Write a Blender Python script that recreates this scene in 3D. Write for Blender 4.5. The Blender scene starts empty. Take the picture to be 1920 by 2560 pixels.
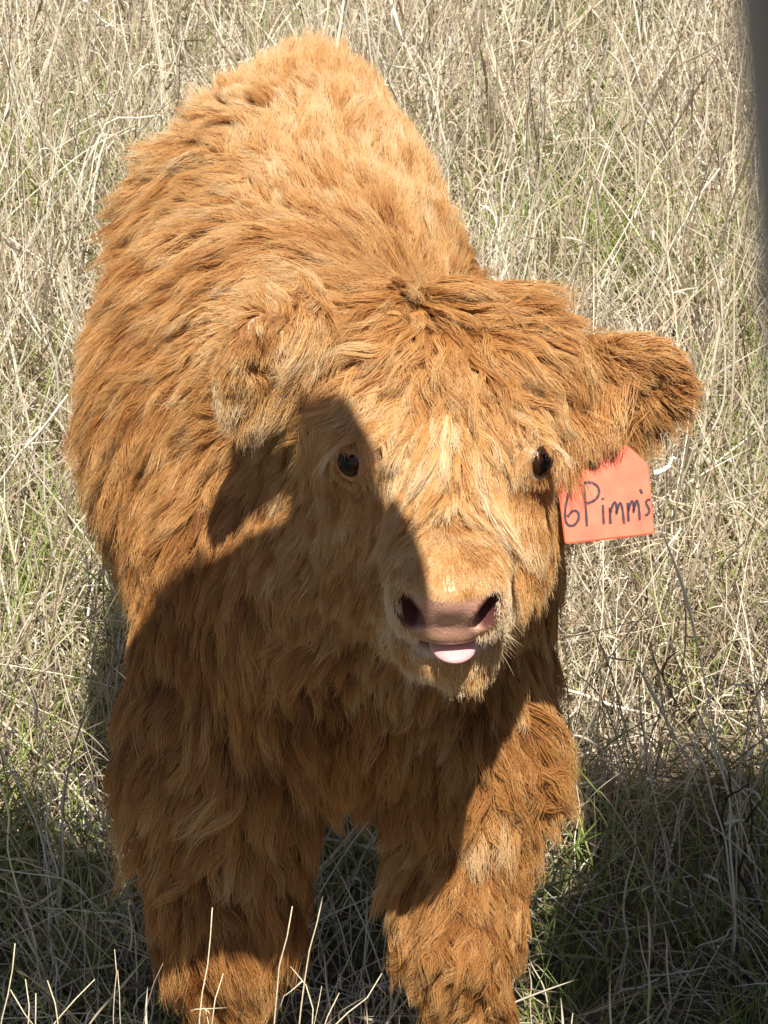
import bpy, math, random
import numpy as np
from mathutils import Vector, Matrix
from mathutils.bvhtree import BVHTree
from mathutils.kdtree import KDTree

random.seed(7)
rng = np.random.default_rng(7)
SC = bpy.context.scene
COL = SC.collection
R = math.radians

# ------------------------------------------------------------------ camera
CAM = np.array([0.0, -2.30, 1.68])
PITCH = R(22.3)
FPX = 6690.0                     # focal length in pixels of the 1920 px wide frame
cam_data = bpy.data.cameras.new('camera')
cam = bpy.data.objects.new('camera', cam_data)
COL.objects.link(cam)
cam.location = CAM
cam.rotation_euler = (math.pi / 2 - PITCH, 0, 0)
cam_data.sensor_fit = 'HORIZONTAL'
cam_data.sensor_width = 27.0
cam_data.lens = 27.0 * FPX / 1920.0
cam_data.clip_start = 0.02
cam_data.clip_end = 500.0
cam_data.dof.use_dof = True
cam_data.dof.focus_distance = 2.45
cam_data.dof.aperture_fstop = 58.0
SC.camera = cam

# ------------------------------------------------------------------ sky, sun, exposure
SUN_AZ, SUN_EL = 8.0, 57.0      # azimuth to the right of straight behind the camera
sun_dir = np.array([math.sin(R(SUN_AZ)) * math.cos(R(SUN_EL)), -math.cos(R(SUN_AZ)) * math.cos(R(SUN_EL)), math.sin(R(SUN_EL))])
world = bpy.data.worlds.new('World')
SC.world = world
world.use_nodes = True
wn = world.node_tree
wn.nodes.clear()
sky = wn.nodes.new('ShaderNodeTexSky')
sky.sky_type = 'NISHITA'
sky.sun_disc = False
sky.sun_elevation = R(SUN_EL)
sky.sun_rotation = R(180.0 - SUN_AZ)
bg = wn.nodes.new('ShaderNodeBackground')
bg.inputs['Strength'].default_value = 0.052
wo = wn.nodes.new('ShaderNodeOutputWorld')
wn.links.new(sky.outputs['Color'], bg.inputs['Color'])
wn.links.new(bg.outputs['Background'], wo.inputs['Surface'])
sun_data = bpy.data.lights.new('sun', 'SUN')
sun_data.energy = 5.0
sun_data.angle = R(0.53)
sun_data.color = (1.0, 0.92, 0.80)
sun = bpy.data.objects.new('sun', sun_data)
COL.objects.link(sun)
sun.location = (3, -4, 6)
sun.rotation_euler = Vector(-sun_dir).to_track_quat('-Z', 'Y').to_euler()
SC.view_settings.view_transform = 'Standard'
SC.view_settings.look = 'None'
SC.view_settings.gamma = 1.0
SC.view_settings.exposure = 0.64
SC.view_settings.use_curve_mapping = False
SC.render.engine = 'CYCLES'
SC.cycles.max_bounces = 6
SC.cycles.diffuse_bounces = 3
SC.cycles.transmission_bounces = 4
SC.cycles.use_denoising = True

# ------------------------------------------------------------------ helpers
FWD = np.array([0, math.cos(PITCH), -math.sin(PITCH)])
UP = np.array([0, math.sin(PITCH), math.cos(PITCH)])
RIGHT = np.array([1.0, 0, 0])


def ray(px, py):
    return FWD + (px - 960) / FPX * RIGHT + (1280 - py) / FPX * UP


def at(px, py, Y):
    """the point of the place seen at a photograph pixel, at world depth Y"""
    d = ray(px, py)
    return CAM + d * ((Y - CAM[1]) / d[1])


def norm(v, ax=-1):
    return v / (np.linalg.norm(v, axis=ax, keepdims=True) + 1e-12)


def smooth(a, b, x):
    t = np.clip((x - a) / (b - a), 0, 1)
    return t * t * (3 - 2 * t)


class vnoise:
    """smooth 3-D value noise made of random sinusoids"""
    def __init__(self, scale, n=14, seed=0):
        g = np.random.default_rng(seed)
        self.k = norm(g.normal(size=(n, 3))) * g.uniform(0.5, 1.6, (n, 1)) * (2 * np.pi / scale)
        self.p = g.uniform(0, 2 * np.pi, n)
        self.n = n

    def __call__(self, P):
        out = np.zeros(len(P))
        for k, p in zip(self.k, self.p):
            out += np.sin(P @ k + p)
        return out / math.sqrt(self.n / 2)


def tag(o, label=None, cat=None, group=None, kind=None):
    if label: o['label'] = label
    if cat: o['category'] = cat
    if group: o['group'] = group
    if kind: o['kind'] = kind
    return o


def empty(name, loc):
    o = bpy.data.objects.new(name, None)
    o.empty_display_size = 0.1
    o.location = loc
    COL.objects.link(o)
    return o


def link(name, data, parent=None):
    o = bpy.data.objects.new(name, data)
    COL.objects.link(o)
    if parent is not None:
        o.parent = parent
        p = parent
        off = Vector((0, 0, 0))
        while p is not None:
            off += p.location
            p = p.parent
        o.location = -off
    return o


def mesh_obj(name, V, F, mat, parent=None, smooth_=True):
    me = bpy.data.meshes.new(name)
    me.from_pydata([tuple(map(float, v)) for v in V], [], [tuple(int(i) for i in f) for f in F])
    me.validate()
    if smooth_:
        me.polygons.foreach_set('use_smooth', np.ones(len(me.polygons), bool))
    me.materials.append(mat)
    return link(name, me, parent)


def tube(path, radii, seg=8, cap=True):
    """vertices and faces of a tapered tube along a polyline"""
    path = np.asarray(path, float)
    n = len(path)
    radii = np.broadcast_to(np.asarray(radii, float), (n,))
    T = norm(np.gradient(path, axis=0))
    ref = np.array([0.0, 1.0, 0.0]) if abs(T[0][1]) < .9 else np.array([1.0, 0, 0])
    V, F = [], []
    for i in range(n):
        a = norm(np.cross(T[i], ref)); b = np.cross(T[i], a)
        for j in range(seg):
            w = 2 * math.pi * j / seg
            V.append(path[i] + radii[i] * (math.cos(w) * a + math.sin(w) * b))
    for i in range(n - 1):
        for j in range(seg):
            k = (j + 1) % seg
            F.append((i * seg + j, i * seg + k, (i + 1) * seg + k, (i + 1) * seg + j))
    if cap:
        F.append(tuple(range(seg))[::-1]); F.append(tuple((n - 1) * seg + j for j in range(seg)))
    return V, F


def merge(parts):
    V, F = [], []
    for v, f in parts:
        o = len(V); V += list(v); F += [tuple(i + o for i in q) for q in f]
    return V, F


def new_mat(name):
    m = bpy.data.materials.new(name)
    m.use_nodes = True
    nt = m.node_tree
    return m, nt, nt.nodes['Principled BSDF']


def N(nt, kind, **kw):
    n = nt.nodes.new(kind)
    for k, v in kw.items():
        setattr(n, k, v)
    return n


def ramp(nt, stops):
    r = N(nt, 'ShaderNodeValToRGB')
    e = r.color_ramp.elements
    while len(e) < len(stops):
        e.new(0.5)
    for el, (p, c) in zip(e, stops):
        el.position = p; el.color = (*c, 1)
    return r


def mat_plain(name, c, rough=0.6, bump=0.0, scale=200, var=0.15):
    m, nt, b = new_mat(name)
    tc = N(nt, 'ShaderNodeTexCoord')
    nz = N(nt, 'ShaderNodeTexNoise'); nz.inputs['Scale'].default_value = scale; nz.inputs['Detail'].default_value = 4
    nt.links.new(tc.outputs['Object'], nz.inputs['Vector'])
    r = ramp(nt, [(0.25, tuple(x * (1 - var) for x in c)), (0.75, tuple(min(1, x * (1 + var)) for x in c))])
    nt.links.new(nz.outputs['Fac'], r.inputs['Fac'])
    nt.links.new(r.outputs['Color'], b.inputs['Base Color'])
    b.inputs['Roughness'].default_value = rough
    if bump:
        bp = N(nt, 'ShaderNodeBump'); bp.inputs['Strength'].default_value = bump; bp.inputs['Distance'].default_value = 0.002
        nt.links.new(nz.outputs['Fac'], bp.inputs['Height']); nt.links.new(bp.outputs['Normal'], b.inputs['Normal'])
    return m


# ------------------------------------------------------------------ the calf: one implicit surface
OPS = []          # (op, kind, data, k, lo, hi)


def rotmat(rx=0, ry=0, rz=0):
    return np.array((Matrix.Rotation(R(rz), 3, 'Z') @ Matrix.Rotation(R(ry), 3, 'Y') @ Matrix.Rotation(R(rx), 3, 'X')))


def cone(a, b, ra, rb, k=0.03, op='+'):
    a, b = np.asarray(a, float), np.asarray(b, float)
    r = max(ra, rb)
    OPS.append((op, 'c', (a, b, ra, rb), k, np.minimum(a, b) - r, np.maximum(a, b) + r))


def ell(c, r, k=0.03, rot=None, op='+'):
    c, r = np.asarray(c, float), np.asarray(r, float)
    m = np.eye(3) if rot is None else rot
    OPS.append((op, 'e', (c, r, m), k, c - r.max(), c + r.max()))


def prim(kind, data, P):
    if kind == 'c':
        a, b, ra, rb = data
        ab = b - a
        t = np.clip(((P - a) @ ab) / (ab @ ab), 0, 1)
        return np.linalg.norm(P - a - t[..., None] * ab, axis=-1) - (ra + (rb - ra) * t)
    c, r, m = data
    q = (P - c) @ m
    k0 = np.linalg.norm(q / r, axis=-1)
    k1 = np.linalg.norm(q / (r * r), axis=-1)
    return k0 * (k0 - 1) / (k1 + 1e-6)


def combine(D, d, op, k):
    if op == '+':
        h = np.maximum(k - np.abs(D - d), 0) / k
        return np.minimum(D, d) - h * h * k * 0.25
    d = -d
    h = np.maximum(k - np.abs(D - d), 0) / k
    return np.maximum(D, d) + h * h * k * 0.25


def sdf(P):
    D = np.full(P.shape[:-1], 1.0)
    for op, kind, data, k, lo, hi in OPS:
        m = ((P > lo - 0.12) & (P < hi + 0.12)).all(-1)
        if m.any():
            D[m] = combine(D[m], prim(kind, data, P[m]), op, k)
    return D


def sdf_grad(P, e=0.002):
    g = np.stack([sdf(P + np.eye(3)[i] * e) - sdf(P - np.eye(3)[i] * e) for i in range(3)], -1)
    return norm(g)


# trunk
ell((-.055, .26, .630), (.150, .21, .215), .06)
ell((-.118, .58, .625), (.208, .36, .240), .10)
ell((-.122, .88, .715), (.186, .26, .190), .08)
ell((-.100, 1.03, .808), (.105, .15, .110), .06)
ell((-.040, .12, .570), (.125, .13, .155), .06)
cone((-.075, .30, .775), (-.09, .85, .800), .085, .090, .08)
# neck
cone((-.035, .22, .735), (.045, .085, .815), .125, .105, .06)
cone((-.030, .12, .620), (.035, .030, .760), .100, .085, .06)
# forelegs
for sx, kx, fx, dy in ((-.158, -.160, -.170, .02), (.082, .080, .092, .0)):
    fat = 1.16 if sx < 0 else 1.0
    cone((sx * .75 - .01, .20, .60), (sx, .13 + dy, .42), .105, .080 * fat, .05)
    cone((sx, .13 + dy, .42), (kx, .07 + dy, .25), .074 * fat, .053 * fat, .04)
    cone((kx, .07 + dy, .25), (fx, .075 + dy, .09), .047 * fat, .034, .02)
    cone((fx, .075 + dy, .09), (fx, .05 + dy, .045), .036, .034, .02)
    ell((fx, .04 + dy, .026), (.036, .046, .032), .012)
ell((.075, .17, .655), (.088, .11, .150), .05)                 # far shoulder
# hind legs
for sx in (-.20, .0):
    cone((sx * .9 - .01, .98, .62), (sx, .93, .42), .125, .085, .06)
    cone((sx, .93, .42), (sx, 1.08, .27), .070, .045, .03)
    cone((sx, 1.08, .27), (sx, 1.03, .08), .042, .034, .02)
    ell((sx, 1.0, .028), (.036, .046, .034), .015)
# tail
cone((-.10, 1.17, .82), (-.10, 1.22, .45), .03, .02, .02)

# head in its own frame: x right, s along the face towards the nose, h up from the face
HO = at(1113, 1145, -.055)
HA = norm(np.array([0.0, -.989, -.145]))
HU = np.array([0.0, HA[2], -HA[1]])
HM = np.stack([RIGHT, HA, HU], 1)          # columns: local axes


def H(x, s, h):
    return HO + RIGHT * x + HA * s + HU * h


def Hrot(rx=0, ry=0, rz=0):
    return HM @ rotmat(rx, ry, rz)


ell(H(0, -.090, -.010), (.098, .105, .080), .03, HM)          # cranium
ell(H(0, -.02, -.02), (.078, .07, .050), .03, HM)              # brow
cone(H(0, .0, -.040), H(0, .125, -.052), .062, .043, .03)      # bridge
ell(H(0, .132, -.050), (.051, .052, .042), .02, HM)            # muzzle
ell(H(0, .152, -.034), (.034, .042, .022), .02, HM)            # nose pad
cone(H(0, -.06, -.140), H(0, .085, -.122), .072, .044, .03)    # lower jaw
ell(H(0, .030, -.112), (.074, .085, .048), .03, HM)            # jowl
for s in (-1, 1):
    ell(H(s * .066, -.095, .030), (.050, .060, .045), .03, HM)     # hair mound beside the poll
ell(H(0, .122, -.114), (.047, .044, .029), .015, HM)           # chin, lower lip
ell(H(0, .140, -.074), (.046, .044, .018), .012, HM)           # upper lip
for s in (-1, 1):
    ell(H(s * .057, -.040, -.090), (.045, .088, .074), .03, HM)   # cheek
    ell(H(s * .066, -.012, .006), (.026, .034, .020), .03, HM)    # brow ridge over the eye
    ell(H(s * .031, .164, -.046), (.021, .026, .027), .012, HM)   # nostril wing
# eye openings
EYE = {}
for s in (-1, 1):
    c = at(1113 + s * 226, 1150, -.070)
    EYE[s] = c
    q = np.stack([norm(np.array([.50, .0, .86]) * np.array([s, 1, 1])), np.zeros(3), np.zeros(3)], 1)
    ell(c + np.array([s * .003, .002, 0]), (.0170, .0170, .0170), .016, None, '+')
    # almond slit, long axis from the inner lower corner to the outer upper corner
    out = norm(np.array([s * .62, -.78, .05]))
    lx = norm(np.array([s * .42, .30, .86]) - out * (np.array([s * .42, .30, .86]) @ out))
    ly = np.cross(out, lx)
    m = np.stack([lx, ly, out], 1)
    ell(c + out * .0185 - lx * .0035 - ly * (s * .0012), (.0160, .0094, .0135), .003, m, '-')
# nostrils: commas that open to the side
for s in (-1, 1):
    ell(H(s * .0335, .186, -.0475), (.0088, .030, .0195), .005, Hrot(0, s * 30, s * -14), '-')
# mouth
ell(H(.004, .150, -.0925), (.049, .042, .0066), .006, HM, '-')
# ears
EARS = {}


def ear(s, base, tip, face, L, W, T, cw=.62):
    """base to tip axis, face = where the open side looks"""
    ax = norm(tip - base)
    fz = norm(face - ax * (face @ ax))
    wy = np.cross(fz, ax)
    m = np.stack([ax, wy, fz], 1)
    c = (base + tip) / 2
    EARS[s] = (c, m, base, tip)
    cone(base - ax * .04, base + ax * .02, .030, .030, .02)
    ell(c, (L, W, T), .02, m)
    ell(c + fz * T * .95 + ax * L * .08, (L * .78, W * cw, T * 1.05), .010, m, '-')


ear(1, at(1470, 965, .050), at(1695, 925, .02), np.array([.25, -.95, -.15]), .051, .044, .020, .45)
ear(-1, at(750, 870, .045), at(562, 905, -.050), np.array([-.12, -.95, .02]), .056, .056, .020, .26)


def axis(segs):
    out = []
    for a, b, h in segs:
        out.append(np.arange(a, b - h * .5, h))
    return np.concatenate(out + [[segs[-1][1]]])


def surface():
    gx = axis([(-.36, -.14, .009), (-.14, .30, .0036), (.30, .36, .009)])
    gy = axis([(-.34, .10, .0036), (.10, 1.30, .012)])
    gz = axis([(-.02, .62, .010), (.62, .99, .0036), (.99, 1.06, .01)])
    D = np.full((len(gx), len(gy), len(gz)), 1.0, np.float32)
    for op, kind, data, k, lo, hi in OPS:
        sl = []
        for g, a, b in zip((gx, gy, gz), lo - .12, hi + .12):
            i0, i1 = np.searchsorted(g, (a, b))
            sl.append(slice(i0, i1))
        P = np.stack(np.meshgrid(gx[sl[0]], gy[sl[1]], gz[sl[2]], indexing='ij'), -1)
        if P.size == 0:
            continue
        D[tuple(sl)] = combine(D[tuple(sl)].astype(float), prim(kind, data, P), op, k)
    S = D < 0
    c = np.zeros(np.array(D.shape) - 1, np.int8)
    for dx in (0, 1):
        for dy in (0, 1):
            for dz in (0, 1):
                c += S[dx:S.shape[0] - 1 + dx, dy:S.shape[1] - 1 + dy, dz:S.shape[2] - 1 + dz]
    idx = np.argwhere((c > 0) & (c < 8))
    vid = np.full(c.shape, -1, np.int32)
    vid[tuple(idx.T)] = np.arange(len(idx))
    acc = np.zeros((len(idx), 3)); cnt = np.zeros(len(idx))
    G = (gx, gy, gz)
    corners = [(i, j, k) for i in (0, 1) for j in (0, 1) for k in (0, 1)]
    for a in corners:
        for ax_ in range(3):
            if a[ax_] == 0:
                b = list(a); b[ax_] = 1
                ia, ib = idx + a, idx + b
                va, vb = D[tuple(ia.T)], D[tuple(ib.T)]
                m = (va < 0) != (vb < 0)
                t = (va / (va - vb + 1e-12))[m]
                pa = np.stack([G[q][ia[m, q]] for q in range(3)], -1)
                pb = np.stack([G[q][ib[m, q]] for q in range(3)], -1)
                acc[m] += pa + (pb - pa) * t[:, None]; cnt[m] += 1
    V = acc / cnt[:, None]
    F = []
    for ax_ in range(3):
        o = [(1, 2), (2, 0), (0, 1)][ax_]
        n = list(S.shape)
        s0 = [slice(None)] * 3; s1 = [slice(None)] * 3
        s0[ax_] = slice(0, n[ax_] - 1); s1[ax_] = slice(1, n[ax_])
        A, B = S[tuple(s0)], S[tuple(s1)]
        e = np.argwhere(A != B)
        e = e[(e[:, o[0]] > 0) & (e[:, o[1]] > 0) & (e[:, o[0]] < n[o[0]] - 1) & (e[:, o[1]] < n[o[1]] - 1)]
        quad = []
        for du, dv in ((1, 1), (0, 1), (0, 0), (1, 0)):
            q = e.copy(); q[:, o[0]] -= du; q[:, o[1]] -= dv
            quad.append(vid[tuple(q.T)])
        quad = np.stack(quad, -1)
        flip = ~A[tuple(e.T)]
        quad[flip] = quad[flip][:, ::-1]
        F.append(quad)
    F = np.concatenate(F)
    F = F[(F >= 0).all(1)]
    for _ in range(2):
        d = sdf(V)
        V = V - sdf_grad(V) * np.clip(d, -.004, .004)[:, None]
    return V, F


BV, BF = surface()
print('calf surface', len(BV), len(BF))
BVH = BVHTree.FromPolygons(BV.tolist(), BF.tolist())


def hit(px, py):
    d = Vector(ray(px, py)).normalized()
    loc, n, i, dist = BVH.ray_cast(Vector(CAM), d)
    return None if loc is None else np.array(loc)


# skin colours by region, kept as a colour attribute
def head_local(P):
    return (P - HO) @ HM


def pad_shape(L):
    """below 1 on the bare nose pad, which narrows towards the upper lip"""
    x, s_, h = L.T
    w = .0225 + .0180 * smooth(-.080, -.055, h)
    return np.maximum(np.maximum(np.abs(x) / w, np.abs(h + .0555) / .0265), np.where(s_ > .135, 0, 2))


def skin_attr(P):
    L = head_local(P)
    c = np.tile(np.array([.30, .135, .045]), (len(P), 1))
    def mix(w, col):
        nonlocal c
        c = c * (1 - w[:, None]) + np.array(col) * w[:, None]
    head = smooth(.075, .13, L[:, 1]) * (np.abs(L[:, 0]) < .12) * (P[:, 1] < 0)
    mix(head, (.50, .29, .12))
    pad = pad_shape(L)
    mix(1 - smooth(.9, 1.1, pad), (.49, .27, .20))
    mix((1 - smooth(.8, 1.1, pad)) * smooth(-.060, -.076, L[:, 2]) * .0 + (1 - smooth(.9, 1.1, pad)) * (1 - smooth(-.078, -.060, L[:, 2])) * .7, (.34, .19, .11))
    topp = (1 - smooth(.9, 1.1, pad)) * smooth(-.038, -.022, L[:, 2])
    mix(topp * .7, (.30, .135, .075))
    for s in (-1, 1):
        n = np.linalg.norm((L - [s * .034, .175, -.046]) / [.017, .030, .022], axis=1)
        deep = (1 - smooth(.75, 1.0, n)) * (sdf_carve(P) > .5)
        mix(deep, (.13, .050, .045))
    mouth = np.linalg.norm((L - [.004, .15, -.0925]) / [.050, .047, .0085], axis=1)
    mix(1 - smooth(.85, 1.05, mouth), (.10, .045, .05))
    lip = np.exp(-((L[:, 2] + .105) / .010) ** 2) * smooth(.10, .13, L[:, 1]) * (np.abs(L[:, 0]) < .05)
    mix(lip * .7, (.62, .50, .40))
    for s in (-1, 1):
        d = np.linalg.norm(P - EYE[s], axis=1)
        mix(1 - smooth(.019, .028, d), (.42, .25, .11))
        low = smooth(.0, .010, EYE[s][2] - P[:, 2]) * (1 - smooth(.019, .026, d))
        mix(low * .8, (.60, .46, .35))
        mix(1 - smooth(.0160, .0178, d), (.15, .065, .045))
        e, m, b, t = EARS[s]
        q = (P - e) @ m
        mix(smooth(0, .012, q[:, 2]) * (np.abs(q[:, 0]) < .05) * (np.abs(q[:, 1]) < .06), (.38, .20, .09))
    mix((P[:, 2] < .052).astype(float), (.05, .035, .025))
    return c


def sdf_carve(P):
    """1 where a carved hollow made this bit of the surface"""
    out = np.zeros(len(P))
    for op, kind, data, k, lo, hi in OPS:
        if op == '-':
            m = ((P > lo - .02) & (P < hi + .02)).all(1)
            out[m] = np.maximum(out[m], (np.abs(prim(kind, data, P[m])) < .004))
    return out


# ------------------------------------------------------------------ the coat
# combing points read off the photograph: pixel, direction on the picture, hair length cm, lift, curl, tone
COMB = [
    # rump and back
    (760, 190, 0, -1, 3.8, .65, .3, .62), (640, 260, -.5, -.6, 3.8, .6, .3, .60), (900, 230, .3, -1, 3.8, .65, .3, .60),
    (500, 370, -.9, -.1, 5.0, .6, .3, .55), (760, 380, 0, -1, 4.5, .7, .3, .66), (950, 380, .4, -.9, 4.5, .7, .3, .64),
    (600, 480, -.6, -.3, 5, .6, .3, .58), (420, 520, -1, .3, 5.5, .45, .4, .50), (800, 520, -.2, -.9, 4.5, .6, .3, .62),
    (1000, 520, .3, -.8, 4.5, .6, .3, .62), (1120, 560, .6, -.5, 4.5, .6, .3, .56), (700, 620, -.9, .1, 5.5, .5, .4, .54),
    (520, 680, -1, .25, 6, .4, .5, .50), (380, 700, -1, .3, 6, .4, .5, .46), (900, 640, -.2, -.6, 4.5, .55, .4, .50),
    (1040, 660, .2, -.5, 4.5, .5, .4, .50), (360, 900, -1, .45, 6, .4, .5, .46), (480, 950, -1, .5, 6, .4, .5, .48),
    # near shoulder and flank
    (340, 1100, -.8, .7, 6, .35, .5, .42), (480, 1200, -.7, .8, 6, .35, .5, .46), (340, 1350, -.4, 1, 6, .35, .4, .38),
    (520, 1400, -.3, 1, 6, .3, .4, .38), (620, 1550, -.4, 1, 6.5, .3, .4, .36), (420, 1600, -.4, 1, 6, .35, .4, .38),
    (620, 1750, -.2, 1, 6, .3, .4, .36), (400, 1800, -.7, .7, 6, .4, .4, .40),
    # chest, toned darker behind the head to paint in its shade
    (760, 1750, 0, 1, 6.5, .3, .4, .32), (900, 1850, 0, 1, 6, .3, .4, .32), (1000, 1900, 0, 1, 5.5, .3, .4, .40),
    (850, 1950, 0, 1, 5, .3, .4, .34), (1150, 1850, .1, 1, 6, .3, .4, .5), (1300, 1650, .2, 1, 6, .3, .4, .46),
    (1340, 1780, .6, .7, 6, .4, .5, .46),
    # forelegs
    (420, 1960, -.8, .7, 7, .35, .4, .42), (580, 1950, -.35, 1, 7, .3, .4, .42), (680, 2000, .45, .9, 7, .35, .4, .38),
    (450, 2150, -.6, .8, 6.5, .35, .4, .40), (560, 2150, -.1, 1, 6.5, .3, .4, .40), (650, 2200, .4, .9, 6.5, .4, .4, .38),
    (430, 2380, -.4, .9, 6, .35, .4, .40), (580, 2400, .4, .9, 6, .35, .4, .42), (500, 2530, 0, 1, 4, .3, .4, .40),
    (1130, 1980, -.1, 1, 5.5, .3, .4, .52), (1300, 1960, .8, .55, 5.5, .4, .5, .50), (1050, 2090, -.8, .6, 5.5, .4, .5, .52),
    (1200, 2110, .35, 1, 5, .3, .4, .50), (1060, 2280, -.6, .8, 5, .45, .7, .52), (1180, 2280, .2, 1, 4.5, .35, .6, .50),
    (1150, 2440, -.3, .95, 4.5, .35, .5, .50), (1240, 2400, .4, .9, 4.5, .35, .4, .48), (1160, 2540, 0, 1, 4, .3, .4, .48),
    # poll and forehead
    (1115, 715, 0, -1, 6, .7, .6, .46), (1000, 730, -1, -.15, 7, .6, .8, .50), (860, 760, -1, .1, 7.5, .6, .9, .52),
    (790, 850, -1, .3, 8, .55, .9, .58), (1240, 730, 1, -.25, 7, .65, .7, .48), (1370, 800, 1, .5, 5.0, .40, .6, .50),
    (1120, 800, 0, 1, 6.5, .35, .5, .56), (1060, 800, -.8, .5, 6.5, .4, .6, .54), (1180, 800, .8, .5, 6.5, .4, .6, .54),
    (1120, 900, 0, 1, 6, .3, .4, .60), (1030, 880, -.65, .75, 6, .35, .7, .56), (940, 860, -.95, .35, 6, .35, 1, .56),
    (870, 930, -.9, .45, 7, .5, 1, .60), (1210, 880, .6, .8, 5.5, .35, .6, .54), (1310, 890, .85, .5, 5, .3, .6, .54),
    (900, 1020, -.45, .9, 5, .3, 1, .60), (980, 1000, -.3, 1, 5, .3, .7, .60), (1110, 1030, 0, 1, 5, .25, .25, .62),
    (1240, 1010, .35, 1, 4.5, .25, .5, .58), (1330, 1040, .3, 1, 3.2, .25, .4, .60), (930, 1110, -.1, 1, 4, .25, .6, .64),
    (1010, 1150, 0, 1, 4.5, .3, .2, .66), (1110, 1160, 0, 1, 4.5, .3, .15, .64), (1220, 1150, .1, 1, 4.5, .3, .2, .64),
    (1000, 1260, .1, 1, 4, .3, .15, .64), (1110, 1270, 0, 1, 4, .3, .12, .62), (1210, 1260, .1, 1, 4, .3, .15, .60),
    (1020, 1385, -.2, 1, 1.2, .3, .1, .60), (1110, 1385, 0, 1, 1.1, .3, .1, .60), (1200, 1385, .25, 1, 1.2, .3, .1, .58),
    # cheeks, jaw and muzzle
    (1310, 1250, .2, 1, 1.8, .25, .3, .56), (1350, 1350, .3, 1, 2.2, .25, .3, .52), (1300, 1440, .5, 1, 2.2, .3, .5, .40),
    (1280, 1580, .4, 1, 3.0, .35, .5, .48), (1340, 1520, .4, 1, 3.4, .35, .4, .48), (870, 1230, -.3, 1, 1.6, .25, .2, .54),
    (800, 1230, -.6, .8, 3.0, .4, .3, .52), (810, 1340, -.6, .8, 3.4, .4, .3, .54), (930, 1330, -.5, .8, 2.0, .25, .3, .52), (880, 1450, -.7, .7, 3.4, .4, .4, .46), (930, 1460, -.7, .7, 2.0, .3, .3, .40),
    (890, 1560, -.5, .9, 3.6, .40, .4, .50), (960, 1650, -.2, 1, 3.4, .35, .4, .52), (1100, 1700, 0, 1, 3, .35, .4, .50),
    (1200, 1670, .2, 1, 3, .35, .4, .52), (965, 1480, -.5, .8, .6, .3, .05, .90), (970, 1560, -.3, 1, .7, .3, .05, .88),
    (1258, 1480, .5, .8, .6, .3, .05, .90), (1258, 1560, .3, 1, .7, .3, .05, .86), (1110, 1440, 0, 1, .6, .35, .1, .62), (1040, 1430, -.4, .9, .6, .35, .1, .66),
    (1180, 1430, .4, .9, .6, .35, .1, .64), (1060, 1655, 0, 1, 1.0, .4, .1, .84), (1160, 1655, .1, 1, 1.0, .4, .1, .84), (1000, 1640, -.2, 1, 1.2, .4, .1, .78), (1220, 1640, .2, 1, 1.2, .4, .1, .80),
    # ears
    (1560, 860, .9, -.3, 2.2, .4, .3, .54), (1660, 850, .8, -.4, 2.0, .45, .3, .54), (1700, 920, 1, .2, 2.0, .5, .3, .52),
    (1660, 1000, .6, .9, 2.6, .45, .4, .54), (1580, 1030, .05, 1, 5, .4, .3, .54), (1500, 1030, 0, 1, 11, .5, .3, .52), (1440, 1000, .05, 1, 10, .5, .3, .54),
    (1520, 920, .6, .6, 3.0, .5, .4, .54), (1630, 930, .9, .3, 1.2, .7, .3, .36), (1460, 930, .2, 1, 6, .35, .3, .54),
    (580, 790, -.7, -.5, 1.8, .4, .3, .62), (690, 760, -.2, -1, 1.8, .4, .3, .60), (545, 850, -1, .2, 1.8, .4, .3, .60),
    (590, 950, -.5, 1, 2.4, .4, .3, .64), (670, 990, -.1, 1, 4, .4, .3, .60), (650, 860, .1, 1, 1.0, .7, .3, .30),
    (640, 900, .1, 1, 1.0, .7, .3, .30), (700, 860, .1, 1, 2.0, .4, .3, .56), (600, 850, -.4, .6, 1.2, .5, .3, .48),
]
HIDDEN = [  # where the picture cannot see: position, direction, length
    ((.10, .60, .62), (.15, .5, -1), 5.5), ((.08, .40, .55), (.1, .4, -1), 6), ((.06, .95, .65), (.1, .4, -1), 5),
    ((-.10, .55, .37), (0, .6, -.6), 6), ((-.10, .30, .40), (0, .4, -.8), 6), ((-.10, 1.20, .65), (0, .2, -1), 5),
    ((-.28, .60, .55), (-.2, .5, -1), 6), ((-.25, .95, .6), (-.2, .4, -1), 5.5), ((-.20, 1.0, .4), (0, .2, -1), 4.5),
    ((.0, 1.0, .4), (0, .2, -1), 4.5), ((-.20, 1.08, .2), (0, .1, -1), 3.5), ((.0, 1.08, .2), (0, .1, -1), 3.5),
    ((-.17, .15, .3), (0, .3, -1), 4.5), ((.09, .13, .3), (0, .3, -1), 4.5), ((-.17, .09, .12), (0, .1, -1), 3.5),
    ((.09, .07, .12), (0, .1, -1), 3.5), ((-.1, 1.22, .5), (0, .1, -1), 8), ((.14, .15, .8), (.3, .8, -.5), 5),
    ((-.12, .2, .8), (-.7, .5, -.4), 6), ((.15, .28, .68), (.2, .6, -.8), 5.5), ((.05, .1, .60), (0, 0, -1), 6.5),
]
cp, cd, cq = [], [], []
for px, py, dx, dy, L, lift, curl, tone in COMB:
    p = hit(px, py)
    if p is None:                  # the coat reaches past the skin here: take the nearest skin
        p = np.array(BVH.find_nearest(Vector(at(px, py, .03)))[0])
    cp.append(p); cd.append(norm(dx * RIGHT - dy * UP)); cq.append((L / 100, lift, curl, tone))
for p, d, L in HIDDEN:
    cp.append(np.array(p)); cd.append(norm(np.array(d, float))); cq.append((L / 100, .35, .4, .42))
cp, cd, cq = map(np.array, (cp, cd, cq))


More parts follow.
